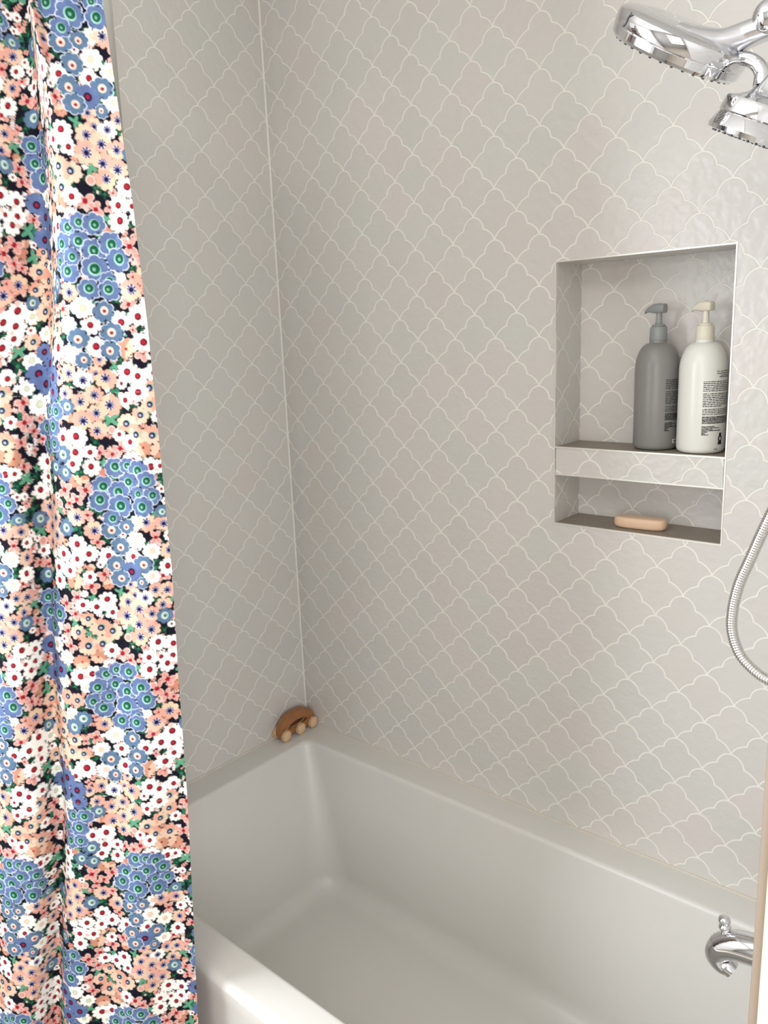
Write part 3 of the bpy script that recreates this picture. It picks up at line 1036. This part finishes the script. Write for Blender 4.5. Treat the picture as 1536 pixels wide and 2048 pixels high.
def print_block(root, x, y, r, lines, m, name='back_label_print'):
    """lines: (z, phi0, phi1, height, density): fine text lines wrapped on the bottle as word dashes"""
    bm = bmesh.new()
    rr = r + 0.00025
    for z, p0, p1, h, gap, bold in lines:
        p = p0
        while p < p1:
            wlen = min(random.uniform(0.035, 0.17) * (1.5 if bold else 1), p1 - p)
            n = max(1, int(wlen / 0.05))
            for k in range(n):
                a, b = p + wlen * k / n, p + wlen * (k + 1) / n
                hh = h * random.uniform(0.75, 1.1)
                q = [bm.verts.new((x + rr * math.sin(t_), y - rr * math.cos(t_), zz)) for t_, zz in ((a, z), (b, z), (b, z + hh), (a, z + hh))]
                bm.faces.new(q)
            p += wlen + gap * random.uniform(0.7, 1.5)
    return loc(bm_obj(name, bm, m, root, smooth=False), root)


GX, GY, GR = 1.0285, 0.062, 0.0430
WX, WY, WR = 1.1215, 0.053, 0.0438
grey = bottle('pump_bottle', GX, GY, GR, 1.603, 1.634, M['grey_plastic'], M['grey_cap'], 'grey pump bottle on the upper niche shelf, left of the white one', 0.15, htop=1.6745)
white = bottle('pump_bottle', WX, WY, WR, 1.602, 1.632, M['white_plastic'], M['cream_cap'], 'white pump bottle with cream pump in the upper niche, beside the grey bottle', 0.25, htop=1.6735)


def text_lines(p0, p1, top, scale=1.0, head=True):
    L_ = []
    z = top
    blocks = [(6, 0.00335, 0.0015, 0), (8, 0.00330, 0.0015, 0), (4, 0.0031, 0.0014, 0), (5, 0.0028, 0.0020, 1)]
    for bi, (nl, pitch, h, bold) in enumerate(blocks):
        for k in range(nl):
            e = p1 if not (k == nl - 1 and bi in (1,)) else p0 + (p1 - p0) * 0.55
            L_.append((z, p0, e, h * scale, 0.022 if not bold else 0.012, bold))
            z -= pitch
        z -= 0.0024
    z -= 0.0012
    for k, f in enumerate((0.34, 0.5, 0.3, 0.55, 0.16, 0.09, 0.18)):
        L_.append((z, p0, p0 + (p1 - p0) * f, 0.0017, 0.006, 1))
        z -= 0.00256
    return L_


# phi measured from the -Y side of each bottle towards +X
print_block(white, WX, WY, WR, text_lines(0.36, 1.95, 1.5265), M['ink'])
print_block(white, WX, WY, WR, [(1.5450, 0.92, 1.8, 0.0022, 0.05, 0), (1.5415, 0.90, 1.8, 0.0014, 0.01, 1), (1.5380, 1.10, 1.7, 0.0013, 0.01, 1), (1.5350, 1.04, 1.75, 0.0015, 0.01, 1)], M['ink'], 'title_print')
print_block(grey, GX, GY, GR, text_lines(0.78, 2.0, 1.5285), M['ink'])
# small black recycling panel, and the tiny volume mark under it
bm = bmesh.new()
rr = WR + 0.0003
for p0, p1, z0, z1 in ((1.12, 1.34, 1.4085, 1.4145), (1.14, 1.33, 1.4145, 1.4170), (1.12, 1.19, 1.4170, 1.4225), (1.28, 1.35, 1.4170, 1.4225), (1.14, 1.33, 1.4225, 1.4255), (1.17, 1.30, 1.4255, 1.4310)):
    bm.faces.new([bm.verts.new((WX + rr * math.sin(t_), WY - rr * math.cos(t_), zz)) for t_, zz in ((p0, z0), (p1, z0), (p1, z1), (p0, z1))])
loc(bm_obj('recycling_mark', bm, M['ink'], white, smooth=False), white)
print_block(white, WX, WY, WR, [(1.3995, 0.92, 1.12, 0.0014, 0.01, 0)], M['ink'], 'volume_print')
bm = bmesh.new()
rr = GR + 0.0003
for p0, p1, z0, z1 in ((1.22, 1.30, 1.4045, 1.4125), (1.30, 1.5, 1.4105, 1.4125), (1.30, 1.5, 1.4045, 1.4065)):
    bm.faces.new([bm.verts.new((GX + rr * math.sin(t_), GY - rr * math.cos(t_), zz)) for t_, zz in ((p0, z0), (p1, z0), (p1, z1), (p0, z1))])
loc(bm_obj('recycling_mark', bm, M['paleink'], grey, smooth=False), grey)

# ------------------------------------------------------------ soap
bm = bmesh.new()
sl, sw, sh = 0.054, 0.0205, 0.0115
rg = []
prof = []
for k in range(2, 23):
    t = math.pi * k / 24 - math.pi / 2
    prof.append((math.cos(t), math.sin(t)))
nn = 56
for cx_, cz_ in prof:
    ring = []
    f = max(cx_, 0) ** 0.45
    zz = sh * (1 if cz_ > 0 else -1) * abs(cz_) ** 0.75
    for k in range(nn):
        a = 2 * math.pi * k / nn
        ex_, ey_ = abs(math.cos(a)) ** 0.52 * math.copysign(1, math.cos(a)), abs(math.sin(a)) ** 0.72 * math.copysign(1, math.sin(a))
        ring.append(bm.verts.new((sl * ex_ * (0.72 + 0.28 * f) * (1 if f > 0 else 0.0), sw * ey_ * (0.5 + 0.5 * f) * (1 if f > 0 else 0.0), zz + sh * abs(prof[0][1]) ** 0.75)))
    rg.append(ring)
for A_, B_ in zip(rg, rg[1:]):
    for k in range(nn):
        bm.faces.new((A_[k], A_[(k + 1) % nn], B_[(k + 1) % nn], B_[k]))
bm.faces.new(rg[0][::-1])
bm.faces.new(rg[-1])
soap = bm_obj('soap_bar', bm, M['soap'], angle=80)
soap.location = (1.010, 0.047, NZ0 + 0.0006)
soap.rotation_euler = (0, 0, math.radians(4))
tag(soap, 'rounded tan soap bar on the lower niche shelf', 'soap')

# ------------------------------------------------------------ tub spout
YS = -0.40
sp = thing('tub_spout', (XR, YS, 0.728), 'chrome hooked tub spout with diverter knob over the bathtub', 'tub spout')
bm = bmesh.new()
pts = catmull([(1.4925, YS, 0.722), (1.455, YS, 0.722), (1.420, YS, 0.721), (1.3864, YS, 0.717), (1.3625, YS, 0.711), (1.3445, YS, 0.699), (1.3365, YS, 0.682), (1.3440, YS, 0.669), (1.3555, YS, 0.667)], 8)
tube(bm, pts, interp([0.0250, 0.0245, 0.0240, 0.0235, 0.0225, 0.0205, 0.0170, 0.0140, 0.0125], len(pts)), 40)
loc(bm_obj('spout_body', bm, M['chrome'], sp, angle=50), sp)
bm = bmesh.new()
lathe(bm, [(0, -0.006), (0.0128, -0.006), (0.0138, -0.002), (0.0134, 0.006), (0.0100, 0.006), (0.0100, 0.0), (0, 0)], (1.3560, YS, 0.6685), (0.86, 0, -0.50), 36)
loc(bm_obj('spout_outlet', bm, M['chrome'], sp, angle=35), sp)
bm = bmesh.new()
lathe(bm, [(0, 0), (0.034, 0), (0.036, 0.003), (0.032, 0.010), (0.0255, 0.013), (0, 0.013)], (XR - 0.0008, YS, 0.722), (-1, 0, 0), 40)
loc(bm_obj('wall_flange', bm, M['chrome'], sp, angle=35), sp)
bm = bmesh.new()
lathe(bm, [(0, -0.006), (0.0090, -0.006), (0.0080, 0.000), (0.0062, 0.004), (0.0052, 0.007), (0.0082, 0.0095), (0.0092, 0.0125), (0.0080, 0.0155), (0.0062, 0.0170), (0.0078, 0.0195), (0.0090, 0.0235), (0.0078, 0.0280), (0.004, 0.0305), (0, 0.031)], (1.3475, YS, 0.723), (-0.10, 0, 1), 32)
loc(bm_obj('diverter_knob', bm, M['chrome'], sp, angle=50), sp)

# ------------------------------------------------------------ shower heads
YH = -0.40


def hp(u, v, y=YH):
    """metric point on the vertical plane through the shower arm (helper values measured from the wall)"""
    return Vector((u, y, v))


sh_ = thing('overhead_shower', (XR, YH, 1.98), 'large round chrome shower head with broad curved neck, high at right', 'shower head')
AXN = Vector((-0.545, 0.16, -0.80)).normalized()
HC0 = Vector((1.2350, YH, 1.9975))     # centre of the back rim plane
RH = 0.089
bm = bmesh.new()
lathe(bm, [(0, -0.006), (RH * 0.50, -0.007), (RH * 0.80, -0.0045), (RH * 0.93, -0.001), (RH * 0.985, 0.002), (RH, 0.006), (RH * 1.0, 0.017), (RH * 0.992, 0.0185), (RH * 0.985, 0.0185), (RH * 0.985, 0.0200), (0, 0.020)], HC0, AXN, 96)
loc(bm_obj('head_shell', bm, M['chrome'], sh_, angle=30), sh_)
bm = bmesh.new()
lathe(bm, [(0, 0.0190), (RH * 0.98, 0.0195), (RH * 0.985, 0.0205), (RH * 0.975, 0.0285), (RH * 0.93, 0.0325), (RH * 0.86, 0.0335), (RH * 0.80, 0.0325), (0, 0.0325)], HC0, AXN, 96)
loc(bm_obj('face_plate', bm, M['chrome'], sh_, angle=30), sh_)
aa, bb = frame_from(AXN)
bm = bmesh.new()
for rr_, n_ in ((0.885, 34), (0.70, 26), (0.52, 18), (0.34, 12)):
    for k in range(n_):
        t = 2 * math.pi * k / n_
        o = HC0 + (aa * math.cos(t) + bb * math.sin(t)) * RH * rr_
        lathe(bm, [(0, 0.032), (0.0022, 0.032), (0.0018, 0.0342), (0.0012, 0.0346), (0, 0.0346)], o, AXN, 8)
loc(bm_obj('nozzle_field', bm, M['rubber'], sh_, angle=50), sh_)
# lever on the rim
bm = bmesh.new()
ang = 0
dirv = (Vector((0.10, -1.0, 0)) - AXN * Vector((0.10, -1.0, 0)).dot(AXN)).normalized()
left = AXN.cross(dirv).normalized()
if left.x > 0:
    left = -left
dv = (dirv * 0.86 + left * 0.50).normalized()
p = HC0 + dv * (RH + 0.0006)
sd = AXN.cross(dv).normalized()
tube(bm, [p + AXN * 0.001 - sd * 0.003, p + AXN * 0.006, p + AXN * 0.013, p + AXN * 0.0175 + sd * 0.003], 0.0010, 8)
loc(bm_obj('spray_lever', bm, M['rubber'], sh_), sh_)
# broad neck
bm = bmesh.new()
pts = catmull([(1.2350, YH, 1.990), (1.2450, YH, 1.982), (1.2600, YH, 1.973), (1.2850, YH, 1.9680), (1.3100, YH, 1.9725), (1.3400, YH, 1.977), (1.375, YH, 1.985)], 8)
m_ = len(pts)
tube(bm, pts, interp([0.011, 0.0165, 0.0185, 0.0175, 0.0165, 0.0160, 0.016], m_), 40, flat=[(f_, 0.92) for f_ in interp([4.0, 3.9, 3.2, 2.0, 1.3, 1.1, 1.0], m_)])
loc(bm_obj('neck', bm, M['satin'], sh_, angle=60), sh_)
bm = bmesh.new()
bmesh.ops.create_uvsphere(bm, u_segments=40, v_segments=24, radius=0.0190, matrix=Matrix.Translation((1.3370, YH - 0.012, 1.9830)))
loc(bm_obj('ball_joint', bm, M['chrome'], sh_), sh_)
bm = bmesh.new()
pts = catmull([(1.370, YH, 1.985), (1.41, YH, 2.01), (1.45, YH, 2.03), (1.4925, YH, 2.02)], 8)
tube(bm, pts, 0.011, 24)
lathe(bm, [(0, 0), (0.030, 0), (0.031, 0.003), (0.022, 0.010), (0.012, 0.012), (0, 0.012)], (XR - 0.0008, YH, 2.02), (-1, 0, 0), 36)
loc(bm_obj('shower_arm', bm, M['chrome'], sh_, angle=40), sh_)

# hand shower hanging in the same bracket: hooked arm, cone neck and small head
hs = thing('hand_shower', (1.345, YH, 1.93), 'small chrome hand shower hanging below right of the large shower head', 'shower head')
bm = bmesh.new()
pts = catmull([(1.2716, YH, 1.9370), (1.2790, YH, 1.9450), (1.2920, YH, 1.9480), (1.3079, YH, 1.9465), (1.3211, YH, 1.9379), (1.3290, YH, 1.9256), (1.3300, YH, 1.9120)], 8)
m_ = len(pts)
tube(bm, pts, interp([0.0070, 0.0080, 0.0080, 0.0080, 0.0085, 0.0095, 0.0115], m_), 28)
loc(bm_obj('hooked_bracket', bm, M['chrome'], hs, angle=60), hs)
AX2 = Vector((-0.46, 0.05, -0.885)).normalized()
C2 = Vector((1.3330, YH, 1.889))
bm = bmesh.new()
lathe(bm, [(0, -0.034), (0.0130, -0.034), (0.0145, -0.026), (0.0180, -0.016), (0.025, -0.008), (0.036, -0.003), (0.0445, 0.0), (0.0465, 0.003), (0.0475, 0.017), (0.0465, 0.0185), (0, 0.0185)], C2, AX2, 72)
loc(bm_obj('cone_body', bm, M['chrome'], hs, angle=35), hs)
bm = bmesh.new()
lathe(bm, [(0, 0.0180), (0.0455, 0.0182), (0.0470, 0.0195), (0.0525, 0.034), (0.0510, 0.039), (0.045, 0.0405), (0, 0.0395)], C2, AX2, 72)
loc(bm_obj('face_plate', bm, M['chrome'], hs, angle=35), hs)
aa, bb = frame_from(AX2)
bm = bmesh.new()
for rr_, n_ in ((0.043, 26), (0.030, 18), (0.017, 10)):
    for k in range(n_):
        t = 2 * math.pi * k / n_
        lathe(bm, [(0, 0.039), (0.0021, 0.039), (0.0016, 0.0418), (0, 0.0422)], C2 + (aa * math.cos(t) + bb * math.sin(t)) * rr_, AX2, 8)
loc(bm_obj('nozzle_field', bm, M['rubber'], hs, angle=50), hs)
bm = bmesh.new()
pts = catmull([(1.352, YH, 1.903), (1.385, YH - 0.004, 1.897), (1.425, YH - 0.006, 1.880), (1.448, YH - 0.006, 1.84)], 8)
tube(bm, pts, interp([0.012, 0.0125, 0.0125, 0.011], len(pts)), 24)
loc(bm_obj('handle', bm, M['chrome'], hs, angle=60), hs)

# ------------------------------------------------------------ metal hose
bm = bmesh.new()
P = [(1.448, YH - 0.006, 1.842), (1.450, YH, 1.72), (1.438, YH, 1.58), (1.404, YH, 1.47), (1.3667, YH, 1.3681), (1.3500, YH, 1.3185), (1.3371, YH, 1.2790), (1.3310, YH, 1.2402), (1.3320, YH, 1.2090), (1.3426, YH, 1.1803), (1.3589, YH, 1.1626), (1.3811, YH, 1.1498), (1.4100, YH, 1.146), (1.438, YH, 1.165), (1.455, YH, 1.21), (1.462, YH, 1.30), (1.463, YH, 1.50), (1.463, YH, 1.75), (1.462, YH, 2.00)]
pts = catmull([Vector(p) for p in P], 40)
# resample evenly, one rib every 2.6 mm
seg = [0.0]
for a, b in zip(pts, pts[1:]):
    seg.append(seg[-1] + (b - a).length)
tot = seg[-1]
step = 0.0036 / 5
N_ = int(tot / step)
arr = np.array([tuple(p) for p in pts])
ss = np.linspace(0, tot, N_)
rp = [Vector((float(np.interp(s, seg, arr[:, 0])), float(np.interp(s, seg, arr[:, 1])), float(np.interp(s, seg, arr[:, 2])))) for s in ss]
rad = [HOSER - 0.0012 * (0.5 + 0.5 * math.cos(2 * math.pi * k / 5)) for k in range(N_)]
tube(bm, rp, rad, 18)
hose = bm_obj('shower_hose', bm, M['steel'], angle=80)
tag(hose, 'ribbed steel shower hose hanging in a loop at right of the niche', 'hose')
